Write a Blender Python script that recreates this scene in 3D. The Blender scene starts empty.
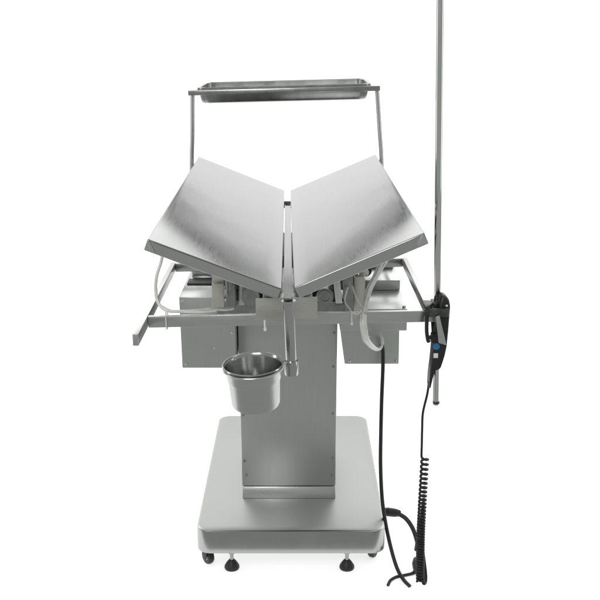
import bpy, bmesh, math, random
from mathutils import Vector, Matrix
random.seed(4)
R = math.radians
S = bpy.context.scene
C = S.collection

# ---------------------------------------------------------------- camera
cam = bpy.data.objects.new('camera', bpy.data.cameras.new('camera'))
C.objects.link(cam)
cam.location = (0, 0, 1.55)
cam.rotation_euler = (R(90 - 15.27), 0, 0)
cam.data.sensor_width = 36
cam.data.lens = 60.0
cam.data.clip_end = 200
S.camera = cam

# ---------------------------------------------------------------- world: dim grey studio surroundings
w = bpy.data.worlds.new('World'); S.world = w; w.use_nodes = True
bg = w.node_tree.nodes['Background']
bg.inputs[0].default_value = (0.988, 1.0, 0.988, 1)
bg.inputs[1].default_value = 0.37
S.view_settings.view_transform = 'Standard'
S.view_settings.look = 'None'
S.view_settings.exposure = 0
S.view_settings.gamma = 1

# ---------------------------------------------------------------- studio lamps
def softbox(name, loc, target, sx, sy, radiance):
    l = bpy.data.lights.new(name, 'AREA'); l.shape = 'RECTANGLE'
    l.size = sx; l.size_y = sy
    l.energy = radiance * math.pi * sx * sy
    o = bpy.data.objects.new(name, l); C.objects.link(o)
    o.location = loc
    d = Vector(target) - Vector(loc)
    o.rotation_euler = d.to_track_quat('-Z', 'Y').to_euler()
    return o
softbox('softbox_rear', (0, 6.80, 3.10), (0, 4.8, -.23), 8, 2.7, 1.75)
softbox('softbox_top', (0, 2.9, 4.3), (0, 2.9, 0), 8, 3.2, .75)
softbox('front_fill', (-1.2, -1.3, 3.6), (0, 2.6, .7), 1.6, 1.6, 9)  # unseen fill lamp added to lift the white cables and plate
softbox('softbox_side', (-3.9, 2.6, 1.5), (0, 3.2, 0.3), 1.0, 2.4, 2.2)
softbox('softbox_side', (3.9, 2.6, 1.5), (0, 3.2, 0.3), 1.0, 2.4, 2.2)

# ---------------------------------------------------------------- materials
def new_mat(name):
    m = bpy.data.materials.new(name); m.use_nodes = True
    return m, m.node_tree.nodes, m.node_tree.links, m.node_tree.nodes['Principled BSDF']

def steel(name, col, rough, grain=(2, 2, 60), bump=0.05, warp=0.0, warp_scale=2.0, var=0.06, rvar=0.1):
    m, N, L, b = new_mat(name)
    b.inputs['Metallic'].default_value = 1
    tc = N.new('ShaderNodeTexCoord')
    mp = N.new('ShaderNodeMapping'); mp.inputs['Scale'].default_value = grain
    L.new(tc.outputs['Object'], mp.inputs[0])
    n1 = N.new('ShaderNodeTexNoise'); n1.inputs['Scale'].default_value = 9; n1.inputs['Detail'].default_value = 5
    L.new(mp.outputs[0], n1.inputs['Vector'])
    n2 = N.new('ShaderNodeTexNoise'); n2.inputs['Scale'].default_value = 5; n2.inputs['Detail'].default_value = 4
    L.new(tc.outputs['Object'], n2.inputs['Vector'])
    mix = N.new('ShaderNodeMath'); mix.operation = 'ADD'
    L.new(n1.outputs[0], mix.inputs[0]); L.new(n2.outputs[0], mix.inputs[1])
    r1 = N.new('ShaderNodeMapRange'); r1.inputs[1].default_value = .6; r1.inputs[2].default_value = 1.4
    r1.inputs[3].default_value = rough - rvar / 2; r1.inputs[4].default_value = rough + rvar / 2
    L.new(mix.outputs[0], r1.inputs[0]); L.new(r1.outputs[0], b.inputs['Roughness'])
    r2 = N.new('ShaderNodeMapRange'); r2.inputs[1].default_value = .6; r2.inputs[2].default_value = 1.4
    r2.inputs[3].default_value = 1 - var; r2.inputs[4].default_value = 1 + var
    L.new(mix.outputs[0], r2.inputs[0])
    vm = N.new('ShaderNodeVectorMath'); vm.operation = 'SCALE'; vm.inputs[0].default_value = col
    L.new(r2.outputs[0], vm.inputs['Scale']); L.new(vm.outputs[0], b.inputs['Base Color'])
    bp = N.new('ShaderNodeBump'); bp.inputs['Strength'].default_value = bump; bp.inputs['Distance'].default_value = .002
    L.new(n1.outputs[0], bp.inputs['Height'])
    if warp:
        n3 = N.new('ShaderNodeTexNoise'); n3.inputs['Scale'].default_value = warp_scale; n3.inputs['Detail'].default_value = 1
        L.new(tc.outputs['Object'], n3.inputs['Vector'])
        b2 = N.new('ShaderNodeBump'); b2.inputs['Strength'].default_value = 1; b2.inputs['Distance'].default_value = warp
        L.new(n3.outputs[0], b2.inputs['Height']); L.new(b2.outputs[0], bp.inputs['Normal'])
    L.new(bp.outputs[0], b.inputs['Normal'])
    return m

def plain(name, col, rough, metallic=0, var=.12, scale=40, bump=.1):
    m, N, L, b = new_mat(name)
    b.inputs['Metallic'].default_value = metallic
    b.inputs['Roughness'].default_value = rough
    tc = N.new('ShaderNodeTexCoord')
    n = N.new('ShaderNodeTexNoise'); n.inputs['Scale'].default_value = scale; n.inputs['Detail'].default_value = 4
    L.new(tc.outputs['Object'], n.inputs['Vector'])
    r2 = N.new('ShaderNodeMapRange'); r2.inputs[1].default_value = .3; r2.inputs[2].default_value = .7
    r2.inputs[3].default_value = 1 - var; r2.inputs[4].default_value = 1 + var
    L.new(n.outputs[0], r2.inputs[0])
    vm = N.new('ShaderNodeVectorMath'); vm.operation = 'SCALE'; vm.inputs[0].default_value = col
    L.new(r2.outputs[0], vm.inputs['Scale']); L.new(vm.outputs[0], b.inputs['Base Color'])
    bp = N.new('ShaderNodeBump'); bp.inputs['Strength'].default_value = bump; bp.inputs['Distance'].default_value = .001
    L.new(n.outputs[0], bp.inputs['Height']); L.new(bp.outputs[0], b.inputs['Normal'])
    return m

T = (0.560, 0.572, 0.560)
def tint(k): return tuple(c * k for c in T)
M_sheet = steel('sheet_steel_dimmed', tint(.38), .13, (60, 2.0, 60), .012, .0014, 2.6, .03, .08)  # same sheet steel, darkened to offset the bright reflected backdrop
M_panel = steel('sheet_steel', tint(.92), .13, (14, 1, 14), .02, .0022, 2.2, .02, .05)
M_top = steel('satin_base_top', tint(.80), .46, (2, 40, 2), .05, .0005, 3, .04, .08)
M_top.node_tree.nodes['Principled BSDF'].inputs['Metallic'].default_value = .72
M_base = steel('brushed_steel_base', tint(.74), .25, (2, 40, 2), .05, .0005, 3, .04, .08)
M_col = steel('brushed_steel_column', tint(.99), .34, (40, 40, 1.0), .05, .0030, 2.0, .05, .14)
M_bar = steel('satin_steel_tube', tint(1.0), .30, (2, 30, 30), .05, .0006, 9, .08, .1)
M_pol = steel('polished_steel', (.66, .67, .66), .10, (3, 3, 3), .01, 0, 3, .04, .06)
M_tray = steel('tray_steel', tint(.62), .28, (3, 3, 3), .1, .0008, 14, .2, .15)
M_pipe = steel('satin_pipe', tint(.85), .24, (3, 3, 1), .05, .0006, 14, .1, .1)
M_satin = steel('satin_steel_outside', tint(.92), .34, (.8, .8, 40), .08, .0008, 12, .06, .1)
M_pail = steel('spun_steel', (.47, .485, .465), .17, (.6, .6, 60), .06, .0004, 12, .05, .08)
M_plate = steel('warm_bare_steel', (.66, .655, .60), .42, (4, 4, 30), .1, .0006, 30, .1, .1)
M_mech = steel('dull_cast_steel', tint(.56), .24, (6, 6, 6), .12, .0030, 16, .3, .2)
M_dark = plain('dark_oxide_metal', (.10, .105, .10), .4, .8, .3)
M_black = plain('plain_black', (.012, .012, .012), .5, 0, .3)
M_blackp = plain('black_plastic', (.013, .014, .014), .38, 0, .25, 90)
M_wire = plain('white_sheathed_cable', (.82, .82, .77), .45, 0, .1, 60)
M_tie = plain('white_nylon', (.85, .85, .82), .4, 0, .05)
M_blue = plain('blue_button', (.03, .17, .40), .3, 0, .1)
def glow_sheet(name, e):                                   # glow added to keep the sheet white and wash out floor shadows
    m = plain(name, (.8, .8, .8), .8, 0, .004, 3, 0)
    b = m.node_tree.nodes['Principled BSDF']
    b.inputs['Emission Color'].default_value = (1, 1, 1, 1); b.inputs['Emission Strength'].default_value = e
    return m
M_floor = glow_sheet('glowing_floor_white', .62)
M_wall = glow_sheet('glowing_wall_white', .42)

# ---------------------------------------------------------------- mesh helpers
def finish(name, bm, mat, parent=None, smooth=True, angle=35):
    bmesh.ops.recalc_face_normals(bm, faces=bm.faces[:])
    me = bpy.data.meshes.new(name); bm.to_mesh(me); bm.free()
    me.materials.append(mat)
    o = bpy.data.objects.new(name, me); C.objects.link(o)
    if smooth:
        for p in me.polygons: p.use_smooth = True
        me.set_sharp_from_angle(angle=R(angle))
    if parent:
        o.parent = parent
        o.matrix_parent_inverse = parent.matrix_world.inverted()
    return o

def hexa(bm, pts, bevel=.0, seg=2):
    """eight corners: bottom four then top four, same order"""
    v = [bm.verts.new(p) for p in pts]
    fs = [(3, 2, 1, 0), (4, 5, 6, 7), (0, 1, 5, 4), (1, 2, 6, 5), (2, 3, 7, 6), (3, 0, 4, 7)]
    f = [bm.faces.new([v[i] for i in q]) for q in fs]
    if bevel:
        es = list({e for q in f for e in q.edges})
        bmesh.ops.bevel(bm, geom=es, offset=bevel, segments=seg, profile=.5, affect='EDGES')

def box(bm, x0, x1, y0, y1, z0, z1, bevel=.0015, seg=2):
    hexa(bm, [(x0, y0, z0), (x1, y0, z0), (x1, y1, z0), (x0, y1, z0),
              (x0, y0, z1), (x1, y0, z1), (x1, y1, z1), (x0, y1, z1)], bevel, seg)

def beam(bm, a, b, wd, ht, bevel=.002):
    """box from a to b, top centre line a-b, width wd, height ht hanging down"""
    a, b = Vector(a), Vector(b); d = (b - a).normalized()
    s = d.cross(Vector((0, 0, 1))).normalized() * wd / 2
    u = s.cross(d).normalized() * ht
    if u.z < 0: u = -u
    lo = [a - s - u, a + s - u, b + s - u, b - s - u]
    hi = [a - s, a + s, b + s, b - s]
    hexa(bm, lo + hi, bevel)

def catmull(pts, n=10):
    P = [Vector(p) for p in pts]; P = [P[0] * 2 - P[1]] + P + [P[-1] * 2 - P[-2]]
    out = []
    for i in range(1, len(P) - 2):
        for k in range(n):
            t = k / n
            a, b, c, d = P[i - 1:i + 3]
            out.append(.5 * ((2 * b) + (c - a) * t + (2 * a - 5 * b + 4 * c - d) * t * t + (3 * b - a - 3 * c + d) * t ** 3))
    out.append(P[-2]); return out

def tube(bm, path, r, seg=14, closed=False, caps=True):
    P = [Vector(p) for p in path]; n = len(P)
    if not callable(r): rr = r; r = lambda t: rr
    rings = []; up = None
    for i, p in enumerate(P):
        if closed: t = (P[(i + 1) % n] - P[i - 1]).normalized()
        else: t = (P[min(i + 1, n - 1)] - P[max(i - 1, 0)]).normalized()
        if up is None:
            up = t.orthogonal().normalized()
        up = (up - t * up.dot(t)).normalized(); s = t.cross(up)
        q = r(i / (n - 1))
        rings.append([bm.verts.new(p + (up * math.cos(a) + s * math.sin(a)) * q)
                      for a in [2 * math.pi * k / seg for k in range(seg)]])
    m = n if closed else n - 1
    for i in range(m):
        A, B = rings[i], rings[(i + 1) % n]
        if closed and i == n - 1:
            off = min(range(seg), key=lambda k: (A[0].co - B[k].co).length); B = B[off:] + B[:off]
        for k in range(seg):
            bm.faces.new([A[k], A[(k + 1) % seg], B[(k + 1) % seg], B[k]])
    if not closed and caps:
        bm.faces.new(rings[0][::-1]); bm.faces.new(rings[-1])

def lathe(bm, prof, c=(0, 0, 0), seg=64, mat=None, close=False):
    """profile of (radius, height) spun about z at c; mat optional rotation"""
    mat = mat or Matrix.Identity(3); c = Vector(c); rings = []
    for (r, z) in prof:
        if r < 1e-6: rings.append([bm.verts.new(c + mat @ Vector((0, 0, z)))])
        else: rings.append([bm.verts.new(c + mat @ Vector((r * math.cos(a), r * math.sin(a), z)))
                            for a in [2 * math.pi * k / seg for k in range(seg)]])
    pr = list(zip(rings, rings[1:]))
    if close: pr.append((rings[-1], rings[0]))
    for A, B in pr:
        for k in range(seg):
            j = (k + 1) % seg
            if len(A) == 1 and len(B) == 1: continue
            if len(A) == 1: bm.faces.new([A[0], B[k], B[j]])
            elif len(B) == 1: bm.faces.new([A[k], A[j], B[0]])
            else: bm.faces.new([A[k], A[j], B[j], B[k]])

def rrect(x0, x1, y0, y1, r, n=8):
    out = []
    for cx, cy, a0 in ((x1 - r, y1 - r, 0), (x0 + r, y1 - r, 90), (x0 + r, y0 + r, 180), (x1 - r, y0 + r, 270)):
        for k in range(n + 1):
            a = R(a0 + 90 * k / n); out.append((cx + r * math.cos(a), cy + r * math.sin(a)))
    return out

def loft(bm, loops, cap0=True, cap1=True):
    rs = [[bm.verts.new(p) for p in l] for l in loops]; n = len(rs[0])
    for A, B in zip(rs, rs[1:]):
        for k in range(n): bm.faces.new([A[k], A[(k + 1) % n], B[(k + 1) % n], B[k]])
    if cap0: bm.faces.new(rs[0][::-1])
    if cap1: bm.faces.new(rs[-1])

def disc(bm, c, axis, r, h, seg=24, bev=.0006):
    q = Vector(axis).to_track_quat('Z', 'Y').to_matrix()
    lathe(bm, [(0, 0), (r, 0), (r, h - bev), (r - bev, h), (0, h)], c, seg, q)

def thing(name, label, cat, loc, group=None):
    o = bpy.data.objects.new(name, None); C.objects.link(o)
    o.location = loc; o.empty_display_size = .1
    o['label'] = label; o['category'] = cat
    if group: o['group'] = group
    bpy.context.view_layer.update()
    return o
NB = bmesh.new

# ---------------------------------------------------------------- setting: white sweep with added glow
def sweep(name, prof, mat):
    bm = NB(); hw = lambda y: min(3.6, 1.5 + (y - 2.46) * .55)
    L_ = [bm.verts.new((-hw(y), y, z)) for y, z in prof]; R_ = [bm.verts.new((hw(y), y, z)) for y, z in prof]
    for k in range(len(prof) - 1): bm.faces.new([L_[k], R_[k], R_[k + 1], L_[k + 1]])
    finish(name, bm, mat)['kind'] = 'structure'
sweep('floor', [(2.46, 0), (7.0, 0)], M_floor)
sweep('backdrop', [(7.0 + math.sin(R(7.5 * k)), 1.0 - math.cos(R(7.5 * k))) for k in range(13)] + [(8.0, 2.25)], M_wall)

# ================================================================ the table
tb = thing('surgical_table', 'stainless steel operating table with V shaped top on square column and castered base',
           'operating table', (-.03, 3.04, 0))

# base slab
bm = NB()
bx0, bx1, by0, by1 = -.3, .2475, 2.6, 3.49
lv = []
for ins, z in ((.002, .0785), (.0004, .0795), (0, .081), (0, .096), (0, .143), (.0015, .1485), (.006, .151)):
    lv.append([(x, y, z) for x, y in rrect(bx0 + ins, bx1 - ins, by0 + ins, by1 - ins, .042 - ins * .6, 10)])
loft(bm, lv)
base = finish('base', bm, M_base, tb)
base.data.materials.append(M_top)
for p in base.data.polygons:
    if p.normal.z > .95: p.material_index = 1

# levelling feet and casters
def foot(x, y):
    bm = NB(); lathe(bm, [(0, 0), (.021, 0), (.0225, .004), (.0215, .010), (.014, .022), (.009, .028), (0, .029)], (x, y, 0), 32)
    f = finish('levelling_foot', bm, M_black, tb)
    bm = NB(); lathe(bm, [(0, .026), (.0055, .026), (.0055, .05), (.0095, .05), (.0095, .058), (.0055, .058), (.0055, .079), (0, .079)], (x, y, 0), 18)
    finish('stem', bm, M_mech, f)
def caster(x, y, ang):
    q = Matrix.Rotation(ang, 3, 'Z')
    ax = q @ Vector((1, 0, 0)); c = Vector((x, y, .024)) + q @ Vector((0, .012, 0))
    bm = NB()
    lathe(bm, [(0, .048), (.017, .048), (.019, .052), (.019, .079), (0, .079)], (x, y, 0), 24)
    for s in (-1, 1):
        p = c + ax * s * .0125
        d = q @ Vector((0, 1, 0)); a = ax * .0015; z = Vector((0, 0, 1))
        lo = [p - d * .008 - a - z * .006, p - d * .008 + a - z * .006, p + d * .008 + a - z * .006, p + d * .008 - a - z * .006]
        hi = [p - d * .018 - a + z * .03, p - d * .018 + a + z * .03, p + d * .012 + a + z * .03, p + d * .012 - a + z * .03]
        hexa(bm, lo + hi, .0008)
    cs = finish('caster', bm, M_black, tb)
    bm = NB()
    lathe(bm, [(.012, -.0095), (.021, -.0095), (.024, -.005), (.024, .005), (.021, .0095), (.012, .0095)], c, 32,
          ax.to_track_quat('Z', 'Y').to_matrix(), close=True)
    wl = finish('wheel', bm, M_black, cs)
    bm = NB()
    lathe(bm, [(0, -.0105), (.010, -.0105), (.0125, -.008), (.0125, .008), (.010, .0105), (0, .0105)], c, 24,
          ax.to_track_quat('Z', 'Y').to_matrix())
    finish('hub', bm, M_mech, cs)
foot(-.202, 2.655); foot(.139, 2.655); foot(-.202, 3.43); foot(.139, 3.43)
caster(-.268, 2.675, R(35)); caster(.216, 2.712, R(-25)); caster(-.255, 3.42, R(10)); caster(.2, 3.42, R(-20))

# column cover
bm = NB()
hexa(bm, [(-.1775, 2.819, .1875), (.109, 2.819, .1875), (.109, 3.16, .1875), (-.1775, 3.16, .1875),
          (-.184, 2.819, .80), (.1105, 2.819, .80), (.1105, 3.16, .80), (-.184, 3.16, .80)], .0025)
col = finish('column', bm, M_col, tb)
bm = NB()
hexa(bm, [(-.1765, 2.806, .1515), (.109, 2.806, .1515), (.107, 3.17, .1515), (-.1745, 3.17, .1515),
          (-.1755, 2.8165, .1862), (.1075, 2.8165, .1862), (.1055, 3.155, .1862), (-.1725, 3.155, .1862)], .0015)
finish('column_skirt', bm, M_bar, tb)
for x, z in ((.1, .575), (.1, .425), (-.172, .42), (.1, .28), (-.17, .27), (.098, .222), (-.165, .222), (.101, .68)):
    bm = NB(); disc(bm, (x, 2.8185, z), (0, -1, 0), .0036, .002, 16)
    finish('screw', bm, M_mech, col)

# box hanging on the left of the column
bm = NB()
hexa(bm, [(-.342, 2.75, .594), (-.186, 2.75, .594), (-.186, 3.12, .594), (-.342, 3.12, .594),
          (-.345, 2.75, .808), (-.186, 2.75, .808), (-.186, 3.12, .808), (-.345, 3.12, .808)], .0025)
bxl = finish('motor_housing', bm, M_col, tb)
bm = NB(); box(bm, -.337, -.20, 2.888, 2.95, .8085, .8125, .001)
finish('gap_strip', bm, M_black, bxl)  # black strip standing in for the gap across the housing top
for x, z in ((-.335, .795), (-.195, .70), (-.245, .655), (-.2, .603), (-.33, .605)):
    bm = NB(); disc(bm, (x, 2.7498, z), (0, -1, 0), .0036, .002, 14); finish('screw', bm, M_pol, bxl)

# box hanging on the right of the column, with lid
bm = NB()
hexa(bm, [(.131, 2.78, .596), (.290, 2.78, .596), (.290, 3.10, .596), (.131, 3.10, .596),
          (.115, 2.78, .7155), (.289, 2.78, .7155), (.289, 3.10, .7155), (.115, 3.10, .7155)], .0025)
bxr = finish('control_housing', bm, M_col, tb)
bm = NB(); box(bm, .1135, .304, 2.72, 3.02, .7165, .781, .0025)
finish('lid', bm, M_col, bxr)
bm = NB(); box(bm, .19, .303, 2.93, 3.15, .7815, .812, .002)
finish('upper_cover', bm, M_bar, bxr)
bm = NB(); box(bm, .198, .298, 3.10, 3.13, .8125, .830, .001)
finish('gap_strip', bm, M_black, bxr)  # black strip standing in for the gap behind the upper cover
for x, z in ((.145, .605), (.28, .605), (.2, .68)):
    bm = NB(); disc(bm, (x, 2.7798, z), (0, -1, 0), .0036, .002, 14); finish('screw', bm, M_pol, bxr)
bm = NB(); disc(bm, (.296, 2.735, .781), (0, 0, 1), .005, .006, 16); finish('screw', bm, M_pol, bxr)

# head of the lifting column under the top
bm = NB()
box(bm, -.225, .17, 2.62, 2.66, .772, .828, .002)
box(bm, -.183, .112, 2.6605, 3.15, .8005, .825, .002)
finish('head_beam', bm, M_mech, tb)
bm = NB(); box(bm, -.215, .165, 2.76, 3.1, .8255, .925, .003)
finish('tilt_housing', bm, M_dark, tb)  # dark metal put here for the shaded gaps under the V top

# support frame of square tubes (slightly rolled with the top)
def fz(x): return .866 + (x + .382) * .0215
bm = NB()
beam(bm, (-.3725, 2.357, fz(-.3725)), (.346, 2.357, fz(.346)), .014, .029)
fr = finish('front_rail', bm, M_bar, tb)
bm = NB(); beam(bm, (-.3745, 2.93, fz(-.39)), (.3075, 2.93, fz(.325)), .014, .027); finish('rear_rail', bm, M_bar, tb)
bm = NB(); beam(bm, (-.3803, 2.207, fz(-.397)), (-.3823, 2.938, fz(-.397)), .0145, .0288); finish('side_rail', bm, M_bar, tb)
bm = NB(); beam(bm, (.319, 2.3645, fz(.333)), (.3155, 2.938, fz(.333)), .0145, .027); finish('side_rail', bm, M_bar, tb)

# V top: two folded sheet panels
def slab(name, A, B, Cc, D, th, bev, mat, parent):
    """A front outer, B front inner, Cc back inner, D back outer (top face corners); a folded sheet pan"""
    A, B, Cc, D = map(Vector, (A, B, Cc, D)); bm = NB()
    n0 = (B - A).cross(D - A).normalized(); n0 = n0 if n0.z > 0 else -n0
    def ring(t, ins):
        o, i = A.lerp(D, t), B.lerp(Cc, t); u = (i - o).normalized(); n = u.cross((D - A).normalized()).normalized()
        n = n if n.z > 0 else -n; pts = []
        W = (i - o).length; o = o - n * (.0016 * max(0, 1 - t / .22) ** 2)      # the sheet rolls off slightly at the front fold
        for cx, cy, a0 in ((W - bev, -bev, 0), (bev, -bev, 90), (bev, -th + bev, 180), (W - bev, -th + bev, 270)):
            for k in range(4):
                a = R(a0 + 30 * k); rr = bev - ins
                pts.append(o + u * (cx + rr * math.cos(a)) + n * (cy + rr * math.sin(a)))
            if a0 == 0:
                for k in range(1, 8): pts.append(o + u * (W - bev + (2 * bev - W) * k / 8) + n * (-ins))
        return pts
    ys = [(0, bev), (.0004, bev * .45), (.0012, bev * .12), (.0022, 0), (.003, 0), (.006, 0)] + [(k / 50, 0) for k in range(1, 50)] + [(.994, 0), (.997, 0), (.9978, 0), (.9988, bev * .12), (.9996, bev * .45), (1, bev)]
    loft(bm, [ring(t, q) for t, q in ys])
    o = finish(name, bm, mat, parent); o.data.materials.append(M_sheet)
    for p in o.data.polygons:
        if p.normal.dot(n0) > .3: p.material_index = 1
    return o, n0
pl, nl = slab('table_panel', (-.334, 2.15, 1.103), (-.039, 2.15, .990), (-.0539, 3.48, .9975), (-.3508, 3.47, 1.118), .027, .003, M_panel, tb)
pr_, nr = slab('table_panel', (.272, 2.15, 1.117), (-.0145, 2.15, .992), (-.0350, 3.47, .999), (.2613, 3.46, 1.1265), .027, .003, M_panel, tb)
pl['label'] = 'left half of the V top'; pr_['label'] = 'right half of the V top'
# folded sheet corners of the two panels
def corner(par, a, b, c):
    a, b, c = map(Vector, (a, b, c)); nrm = (b - a).cross(c - a).normalized(); nrm = nrm if nrm.y < 0 else -nrm
    bm = NB(); f0 = [bm.verts.new(p) for p in (a, b, c)]; f1 = [bm.verts.new(p + nrm * .0012) for p in (a, b, c)]
    bm.faces.new(f0[::-1]); bm.faces.new(f1)
    for k in range(3): bm.faces.new([f0[k], f0[(k + 1) % 3], f1[(k + 1) % 3], f1[k]])
    finish('corner_fold', bm, M_bar, par)
corner(pr_, (.2695, 2.1496, 1.1125), (.2795, 2.1480, 1.0925), (.2560, 2.1496, 1.0850))
corner(pl, (-.3315, 2.1496, 1.0985), (-.3415, 2.1480, 1.0785), (-.3190, 2.1496, 1.0725))

# drain channel down the middle
bm = NB()
x0, x1 = -.0365, -.0165
def chan(y, dx, z):
    return [(x0 + dx, y, z), (x0 + dx, y, z - .03), (x1 + dx, y, z - .03), (x1 + dx, y, z),
            (x1 + dx - .0012, y, z), (x1 + dx - .0012, y, z - .004), (x0 + dx + .0012, y, z - .004), (x0 + dx + .0012, y, z)]
loft(bm, [chan(2.145, 0, .972), chan(3.40, -.0155, .962)])
finish('drain_channel', bm, M_sheet, tb)
bm = NB(); tube(bm, [(-.085, 3.45, .953), (-.005, 3.45, .953)], .012, 20)
finish('cross_rod', bm, M_dark, tb)

# bracket plate under the V
bm = NB()
hexa(bm, [(-.1035, 2.252, .886), (.0405, 2.252, .889), (.0405, 2.257, .889), (-.1035, 2.257, .886),
          (-.1035, 2.252, .938), (.0405, 2.252, .942), (.0405, 2.257, .942), (-.1035, 2.257, .938)], .0008)
finish('bracket_plate', bm, M_plate, tb)
bm = NB(); box(bm, -.09, .03, 2.2575, 2.62, .895, .925, .002); box(bm, -.06, .0, 2.5, 2.62, .828, .8945, .002)
finish('channel_support', bm, M_mech, tb)

# drain pipe and pivot sleeve
bm = NB()
a, b = Vector((-.0255, 2.15, .962)), Vector((-.0195, 2.15, .806))
q = (a - b).to_track_quat('Z', 'Y').to_matrix(); Ld = (a - b).length
lathe(bm, [(.0115, 0), (.0120, .002), (.0120, Ld - .008), (.0165, Ld - .006), (.0165, Ld), (.0105, Ld), (.0105, 0)], b, 32, q, close=True)
dp = finish('drain_pipe', bm, M_pipe, tb)
bm = NB(); lathe(bm, [(0, -.016), (.0145, -.016), (.0155, -.013), (.0155, .016), (.0145, .018), (0, .018)], (-.0195, 2.15, .803), 32)
finish('pivot_sleeve', bm, M_pipe, tb)
# ring carrying the pail
PC = Vector((-.1035, 2.09, .832)); tilt = Matrix.Rotation(R(4), 3, 'X') @ Matrix.Rotation(R(-3), 3, 'Y')
bm = NB()
tube(bm, [PC + tilt @ Vector((.0655 * math.cos(t), .0655 * math.sin(t), -.0065)) for t in [2 * math.pi * k / 48 for k in range(48)]], .0026, 10, closed=True)
tube(bm, [PC + tilt @ Vector((.064, .018, -.0065)), (-.030, 2.135, .822), (-.0195, 2.148, .815)], .004, 10)
finish('pail_ring', bm, M_bar, tb)

# mechanism visible below the V
bm = NB(); box(bm, -.228, -.197, 2.50, 2.512, .848, .910, .0012); box(bm, -.228, -.199, 2.512, 2.56, .9105, .932, .0012)
finish('hinge_plate', bm, M_plate, tb)
bm = NB(); box(bm, -.196, -.170, 2.55, 2.60, .829, .930, .004); finish('hinge_plate', bm, M_mech, tb)
for q in ((-.165, -.148, 2.585, 2.625, .829, .915), (-.245, -.228, 2.70, 2.75, .8087, .90), (-.33, -.24, 2.97, 3.06, .8087, .835)):
    bm = NB(); box(bm, *q, .002); finish('strut', bm, M_bar, tb)
bm = NB(); tube(bm, [(-.13, 2.53, .868), (-.13, 2.68, .868)], .024, 28); finish('pivot_bush', bm, M_mech, tb)
bm = NB(); tube(bm, [(.065, 2.53, .868), (.065, 2.68, .868)], .023, 28)
lathe(bm, [(.012, 0), (.018, 0), (.018, .003), (.012, .003)], (.065, 2.5265, .868), 28, Matrix.Rotation(R(-90), 3, 'X'), close=True)
finish('pivot_bush', bm, M_mech, tb)
bm = NB(); hexa(bm, [(.093, 2.50, .858), (.110, 2.50, .858), (.110, 2.53, .858), (.093, 2.53, .858),
                     (.086, 2.50, .912), (.104, 2.50, .912), (.104, 2.53, .912), (.086, 2.53, .912)], .001)
finish('hinge_plate', bm, M_tie, tb)
bm = NB(); hexa(bm, [(.118, 2.53, .83), (.142, 2.53, .83), (.142, 2.56, .83), (.118, 2.56, .83),
                     (.108, 2.53, .935), (.138, 2.53, .935), (.138, 2.56, .935), (.108, 2.56, .935)], .002)
finish('hinge_plate', bm, M_mech, tb)
bm = NB(); box(bm, .143, .172, 2.56, 2.60, .800, .912, .0015); box(bm, .143, .180, 2.60, 2.66, .9125, .945, .0015)
finish('hinge_plate', bm, M_plate, tb)
bm = NB()
q = Vector((-.1, -1, -.1)).to_track_quat('Z', 'Y').to_matrix()
lathe(bm, [(0, 0), (.019, 0), (.019, .05), (.017, .053), (0, .053)], (.182, 2.70, .915), 26, q)
kn = finish('lock_knob', bm, M_black, tb)
bm = NB(); lathe(bm, [(0, .0535), (.012, .0535), (.012, .068), (0, .068)], (.182, 2.70, .915), 20, q); finish('knob_cap', bm, M_pol, kn)

# tray arch at the rear
Y0 = 3.345
def az(x): return 1.3498 + (x + .344) * .0245
for pts in (((-.374, Y0 + .018, .84), (-.3640, Y0 + .018, 1.10), (-.3580, Y0 + .018, 1.22), (-.3545, Y0 + .018, az(-.35) - .002)),
            ((.280, Y0 + .018, .85), (.2745, Y0 + .018, 1.10), (.265, Y0 + .018, 1.22), (.2530, Y0 + .018, az(.25) - .002))):
    bm = NB(); tube(bm, catmull(pts, 6), .0072, 12); finish('arch_leg', bm, M_bar, tb)
bm = NB()
beam(bm, (-.367, Y0, az(-.367)), (.262, Y0, az(.262)), .013, .0165)
beam(bm, (-.354, Y0 + .35, az(-.354)), (.248, Y0 + .35, az(.248)), .013, .0165)
beam(bm, (-.3475, Y0 + .0067, az(-.3475) - .0005), (-.3475, Y0 + .3433, az(-.3475) - .0005), .013, .0155)
beam(bm, (.2415, Y0 + .0067, az(.2415) - .0005), (.2415, Y0 + .3433, az(.2415) - .0005), .013, .0155)
finish('tray_support', bm, M_tray, tb)
for x, z in ((-.374, .855), (.28, .87)):
    bm = NB(); beam(bm, (x, Y0 + .025, z), (x, 2.939, z + .006), .013, .02); finish('arch_foot_bar', bm, M_bar, tb)

# ================================================================ instrument tray
tr = thing('instrument_tray', 'shallow stainless steel instrument tray resting on the arch above the table', 'tray', (-.053, Y0 + .175, 1.31))
bm = NB()
def tl(ins, dz, r):
    return [(x, y, az(x) + dz) for x, y in rrect(-.3375 + ins, .2315 - ins, Y0 + .0085 + ins, Y0 + .3415 - ins, r, 7)]
loft(bm, [tl(-.002, .0065, .03), tl(-.002, .001, .03), tl(.0005, .0008, .03), tl(.003, -.001, .03), tl(.0045, -.014, .028), tl(.008, -.034, .028), tl(.012, -.0425, .026), tl(.022, -.0462, .024),
          tl(.022, -.0442, .024), tl(.014, -.041, .026), tl(.0095, -.033, .028), tl(.006, -.012, .028), tl(.0045, .005, .03), tl(.001, .008, .03)], False, False)
bm.verts.ensure_lookup_table(); n = len(bm.verts) // 14
bm.faces.new([bm.verts[7 * n + k] for k in range(n)][::-1]); bm.faces.new([bm.verts[8 * n + k] for k in range(n)])
rimf = [f for f in bm.faces if {v.index // n for v in f.verts} == {7, 8}]
bmesh.ops.delete(bm, geom=rimf, context='FACES_ONLY')
bm.verts.ensure_lookup_table()
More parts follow.
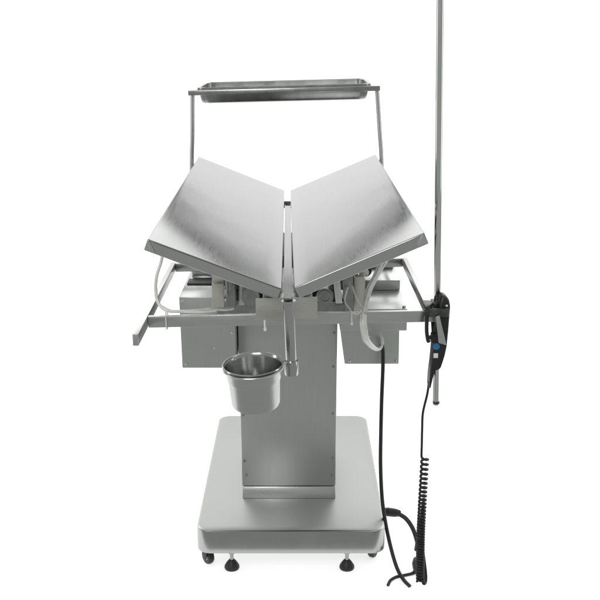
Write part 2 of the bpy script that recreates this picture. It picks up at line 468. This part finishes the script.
for k in range(n):
    j = (k + 1) % n
    bm.faces.new([bm.verts[13 * n + k], bm.verts[13 * n + j], bm.verts[j], bm.verts[k]])
finish('tray_body', bm, M_tray, tr)

# ================================================================ pail
pt = thing('steel_pail', 'small round stainless steel pail hanging from the drain pipe in front of the column', 'bucket', PC + Vector((0, 0, -.095)))
bm = NB()
pp = [(0, -.0985), (.046, -.0985), (.0515, -.0965), (.0540, -.091), (.0572, -.037), (.0588, -.0345), (.0594, -.031), (.0622, -.006), (.0635, -.002), (.0668, -.001), (.0685, .001), (.0678, .0030),
      (.0655, .0030), (.0625, .000), (.0610, -.005), (.0580, -.030), (.0560, -.036), (.0526, -.090), (.048, -.094), (0, -.0955)]
lathe(bm, pp, PC, 96, tilt)
po = finish('pail_body', bm, M_pail, pt)
po.data.materials.append(M_satin)
for p in po.data.polygons:                                 # outside is satin, inside and rim are bright
    rel = p.center - PC
    if p.normal.x * rel.x + p.normal.y * rel.y > 0 and rel.z < -.006: p.material_index = 1

# ================================================================ drip pole
dpz = thing('drip_pole', 'tall thin upright steel drip pole clamped to the right end of the frame', 'pole', (.344, 2.4, .615))
def polex(z): return .3485 - (z - .62) * .0265
bm = NB()
a, b = Vector((polex(.617), 2.4, .617)), Vector((polex(2.1), 2.4, 2.1))
q = (b - a).to_track_quat('Z', 'Y').to_matrix(); Lp = (b - a).length
lathe(bm, [(0, 0.0), (.0072, 0), (.0084, .002), (.0084, Lp - .002), (.007, Lp), (0, Lp)], a, 32, q)
finish('pole', bm, M_pol, dpz)
bm = NB(); tube(bm, [a + (b - a).normalized() * .004, a + (b - a).normalized() * .010], .0089, 24); finish('end_cap', bm, M_dark, dpz)
bm = NB()
box(bm, .305, .362, 2.338, 2.3495, .868, .889, .002); box(bm, .305, .3275, 2.3495, 2.41, .8835, .892, .002)
box(bm, .3275, .362, 2.384, 2.425, .862, .892, .002); box(bm, .3475, .362, 2.3495, 2.384, .868, .892, .002)
cl = finish('pole_clamp', bm, M_dark, dpz)
bm = NB(); ks = []
for k in range(48):
    t = 2 * math.pi * k / 48; ks.append((t, .0125 + .0022 * math.cos(6 * t)))
cx, cy, cz = .331, 2.345, .812
loft(bm, [[(cx + r * s * math.cos(t), cy + yy, cz + r * s * math.sin(t)) for t, r in ks] for yy, s in ((.018, .8), (.014, 1), (.003, 1), (0, .8))])
tube(bm, [(cx, 2.363, cz), (cx, 2.39, cz + .03)], .005, 12)
finish('clamp_knob', bm, M_black, dpz)
bm = NB()
hexa(bm, [(.3385, 2.326, .806), (.3575, 2.326, .800), (.3575, 2.333, .800), (.3385, 2.333, .806),
          (.329, 2.326, .872), (.338, 2.326, .876), (.338, 2.333, .876), (.329, 2.333, .872)], .001)
finish('clamp_lever', bm, M_bar, dpz)

# ================================================================ hand controller
hc = thing('hand_controller', 'black hand controller with blue button and coiled lead hanging at right end of rail',
           'remote control', (.345, 2.37, .73))
out = [(.3400, .899), (.3415, .908), (.3460, .9145), (.3520, .9155), (.3600, .911), (.3680, .902), (.3715, .889), (.3710, .870), (.3690, .825), (.3665, .785), (.3620, .762),
       (.3560, .742), (.3510, .728), (.3440, .722), (.3370, .721), (.3320, .709), (.3285, .690), (.3262, .678), (.3225, .678), (.3230, .700), (.3250, .745), (.3275, .790), (.3300, .825), (.3360, .862)]
bm = NB()
cxo = sum(p[0] for p in out) / len(out); czo = sum(p[1] for p in out) / len(out)
def ol(y, s):
    res = []
    for x, z in out:
        wd = s if z > .715 else s * .5 + .5
        res.append((cxo + (x - cxo) * wd if z > .715 else x, y, czo + (z - czo) * (1 - (1 - s) * .35)))
    return [(.341 + (x - .341) * (.88 if x > .341 else 1), y, z + .004 if z > .72 else z) for x, y, z in res]
loft(bm, [ol(2.3495 + .047, .80), ol(2.3495 + .043, .95), ol(2.3495 + .034, 1), ol(2.3495 + .010, 1), ol(2.3495 + .003, .96), ol(2.3495, .86)])
hb = finish('controller_body', bm, M_blackp, hc, angle=50)
bm = NB(); disc(bm, (.3365, 2.3497, .790), (-.25, -1, .05), .0085, .003, 26); finish('button', bm, M_blue, hc)
bm = NB(); box(bm, .330, .341, 2.3462, 2.3500, .7605, .7725, .0008); finish('button', bm, M_tie, hc)
bm = NB(); disc(bm, (.358, 2.3500, .894), (0, -1, 0), .003, .0015, 16); finish('indicator_lamp', bm, M_tie, hc)
bm = NB()
tube(bm, catmull([(.322, 2.36, .893), (.311, 2.34, .888), (.3085, 2.333, .86), (.309, 2.333, .835), (.312, 2.334, .815), (.315, 2.337, .806)], 8),
     lambda t: .0048, 12)
finish('hanging_hook', bm, M_blackp, hc)
# lead: straight part, coil, return loop
bm = NB()
def hp(u, v, Y):      # metres on the plane at distance Y from pixel-free table values
    return (u, Y, v)
top = catmull([(.3245, 2.372, .690), (.3215, 2.375, .655), (.3135, 2.385, .60), (.3140, 2.392, .55), (.3155, 2.4, .50), (.3155, 2.4, .480), (.3160, 2.3995, .4715)], 8)
tube(bm, top, .0031, 12)
finish('lead', bm, M_black, hc)
bm = NB()
turns = 38; path = []
zt, zb = .472, .108
for k in range(turns * 16 + 1):
    t = k / (turns * 16); e = t + .18 * math.sin(math.pi * t) * (1 - t) * .9   # wider pitch at the top
    z = zt + (zb - zt) * e
    cxx = .3245 - .004 * math.sin(t * 2.2) + .0055 * max(0, t - .5)
    a = 2 * math.pi * k / 16 + math.pi
    path.append((cxx + .0086 * math.cos(a), 2.4 + .0086 * math.sin(a), z))
tube(bm, path, .0034, 8)
finish('coiled_lead', bm, M_black, hc)
bm = NB()
tube(bm, catmull([(.330, 2.404, .118), (.334, 2.404, .101), (.340, 2.415, .099), (.341, 2.43, .12), (.334, 2.47, .18), (.329, 2.5, .20), (.326, 2.53, .13)], 10), .0048, 12)
finish('lead', bm, M_black, hc)

# ================================================================ power lead from the base
pc = thing('power_lead', 'black power lead curving from the right side of the base to a plug on floor', 'cable', (.30, 2.75, 0))
bm = NB()
q = Vector((1, -.06, -.10)).to_track_quat('Z', 'Y').to_matrix()
lathe(bm, [(0, -.003), (.0145, -.003), (.0145, .010), (.012, .012), (.012, .020), (.0135, .022), (.0130, .045), (.010, .060), (.0072, .064), (0, .064)], (.2465, 2.80, .112), 28, q)
finish('strain_relief', bm, M_black, pc)
bm = NB()
tube(bm, catmull([(.30, 2.797, .106), (.325, 2.785, .094), (.345, 2.765, .070), (.356, 2.735, .040), (.356, 2.70, .020), (.350, 2.665, .016)], 10), .0068, 14)
finish('cable', bm, M_black, pc)
bm = NB()
tube(bm, catmull([(.348, 2.675, .015), (.3465, 2.655, .016), (.344, 2.635, .016), (.342, 2.61, .015)], 8), lambda t: .0145 - .004 * abs(2 * t - .8), 20)
finish('plug', bm, M_black, pc)
bm = NB()
tube(bm, catmull([(.343, 2.625, .012), (.330, 2.612, .008), (.305, 2.605, .0055), (.280, 2.596, .005), (.262, 2.578, .005), (.2525, 2.553, .005)], 10),
     lambda t: .0065 if t < .1 else (.0065 - (t - .1) * .012 if t < .25 else .0047), 12)
finish('cable', bm, M_black, pc)

# ================================================================ black supply cable dropping from the right housing
sc = thing('supply_cable', 'long straight black cable dropping from the right housing past the base to the floor', 'cable', (.30, 2.56, 0))
bm = NB()
tube(bm, catmull([(.2335, 2.73, .672), (.238, 2.735, .655), (.2395, 2.735, .60), (.238, 2.735, .50), (.2375, 2.73, .40), (.238, 2.72, .30), (.243, 2.70, .205),
                  (.254, 2.675, .13), (.270, 2.645, .062), (.285, 2.615, .020), (.300, 2.58, .006), (.314, 2.548, .005)], 10), .0056, 14)
finish('cable', bm, M_black, sc)

# ================================================================ white cables
wc = thing('white_cable', 'single white cable looping from the left panel edge down onto the front rail', 'cable', (-.35, 2.4, .86))
bm = NB()
tube(bm, catmull([(-.335, 2.40, 1.045), (-.340, 2.40, 1.00), (-.3545, 2.40, .955), (-.358, 2.40, .915), (-.350, 2.39, .888), (-.328, 2.37, .876), (-.29, 2.365, .8755), (-.25, 2.37, .876), (-.215, 2.385, .876), (-.190, 2.43, .862), (-.175, 2.50, .845)], 10), .0042, 12)
tube(bm, catmull([(-.345, 2.385, .884), (-.315, 2.372, .8745), (-.27, 2.36, .8745), (-.235, 2.356, .876), (-.205, 2.36, .878)], 8), .003, 10)
finish('cable', bm, M_wire, wc)
bm = NB(); tube(bm, [(-.328, 2.3475, .880), (-.3275, 2.3472, .836), (-.3275, 2.352, .833), (-.3275, 2.377, .834), (-.328, 2.3785, .880)], .0016, 8)
finish('cable_tie', bm, M_tie, wc)

wb = thing('white_cable', 'bundle of white cables curving down over the front rail into the right housing', 'cable', (.18, 2.45, .80))
bm = NB()
for dx, dy, dr in ((0, 0, .0042), (.006, .005, .0036), (-.005, .004, .003)):
    tube(bm, catmull([(.222 + dx * 2, 2.52, .985), (.196 + dx, 2.47 + dy, .945), (.172 + dx, 2.42 + dy, .915), (.158 + dx, 2.37 + dy, .882), (.1535 + dx, 2.338 + dy, .862), (.156 + dx, 2.338 + dy, .835),
                      (.166 + dx, 2.40 + dy, .79), (.188 + dx, 2.52 + dy, .735), (.205 + dx, 2.62 + dy, .695), (.221 + dx, 2.70 + dy, .667), (.2335, 2.727, .668), (.236, 2.735, .685), (.231, 2.772, .70)], 10), dr, 10)
finish('cable', bm, M_wire, wb)
bm = NB(); tube(bm, catmull([(.150, 2.345, .884), (.140, 2.347, .874), (.128, 2.347, .878), (.120, 2.36, .885), (.110, 2.38, .90), (.118, 2.39, .93)], 8), .0022, 8)
tube(bm, catmull([(.152, 2.37, .886), (.142, 2.375, .90), (.135, 2.38, .915), (.13, 2.40, .93)], 8), .0018, 8)
finish('thin_wire', bm, M_wire, wb)

def hang_tie(x, z0, z1, Y, lab):
    bm = NB(); tube(bm, [(x, Y, z0), (x, Y - .001, (z0 + z1) / 2), (x + .001, Y, z1 + .008), (x + .001, Y, z1 + .006), (x + .001, Y, z1)], lambda t: .0022 if t < .7 else .0036, 10)
    o = finish('cable_tie', bm, M_tie); o['label'] = lab; o['category'] = 'cable tie'
hang_tie(-.083, .8865, .860, 2.253, 'small white cable tie hanging under the bracket plate left of the drain pipe')
hang_tie(.126, .879, .846, 2.347, 'small white cable tie hanging over the front rail right of the drain pipe')
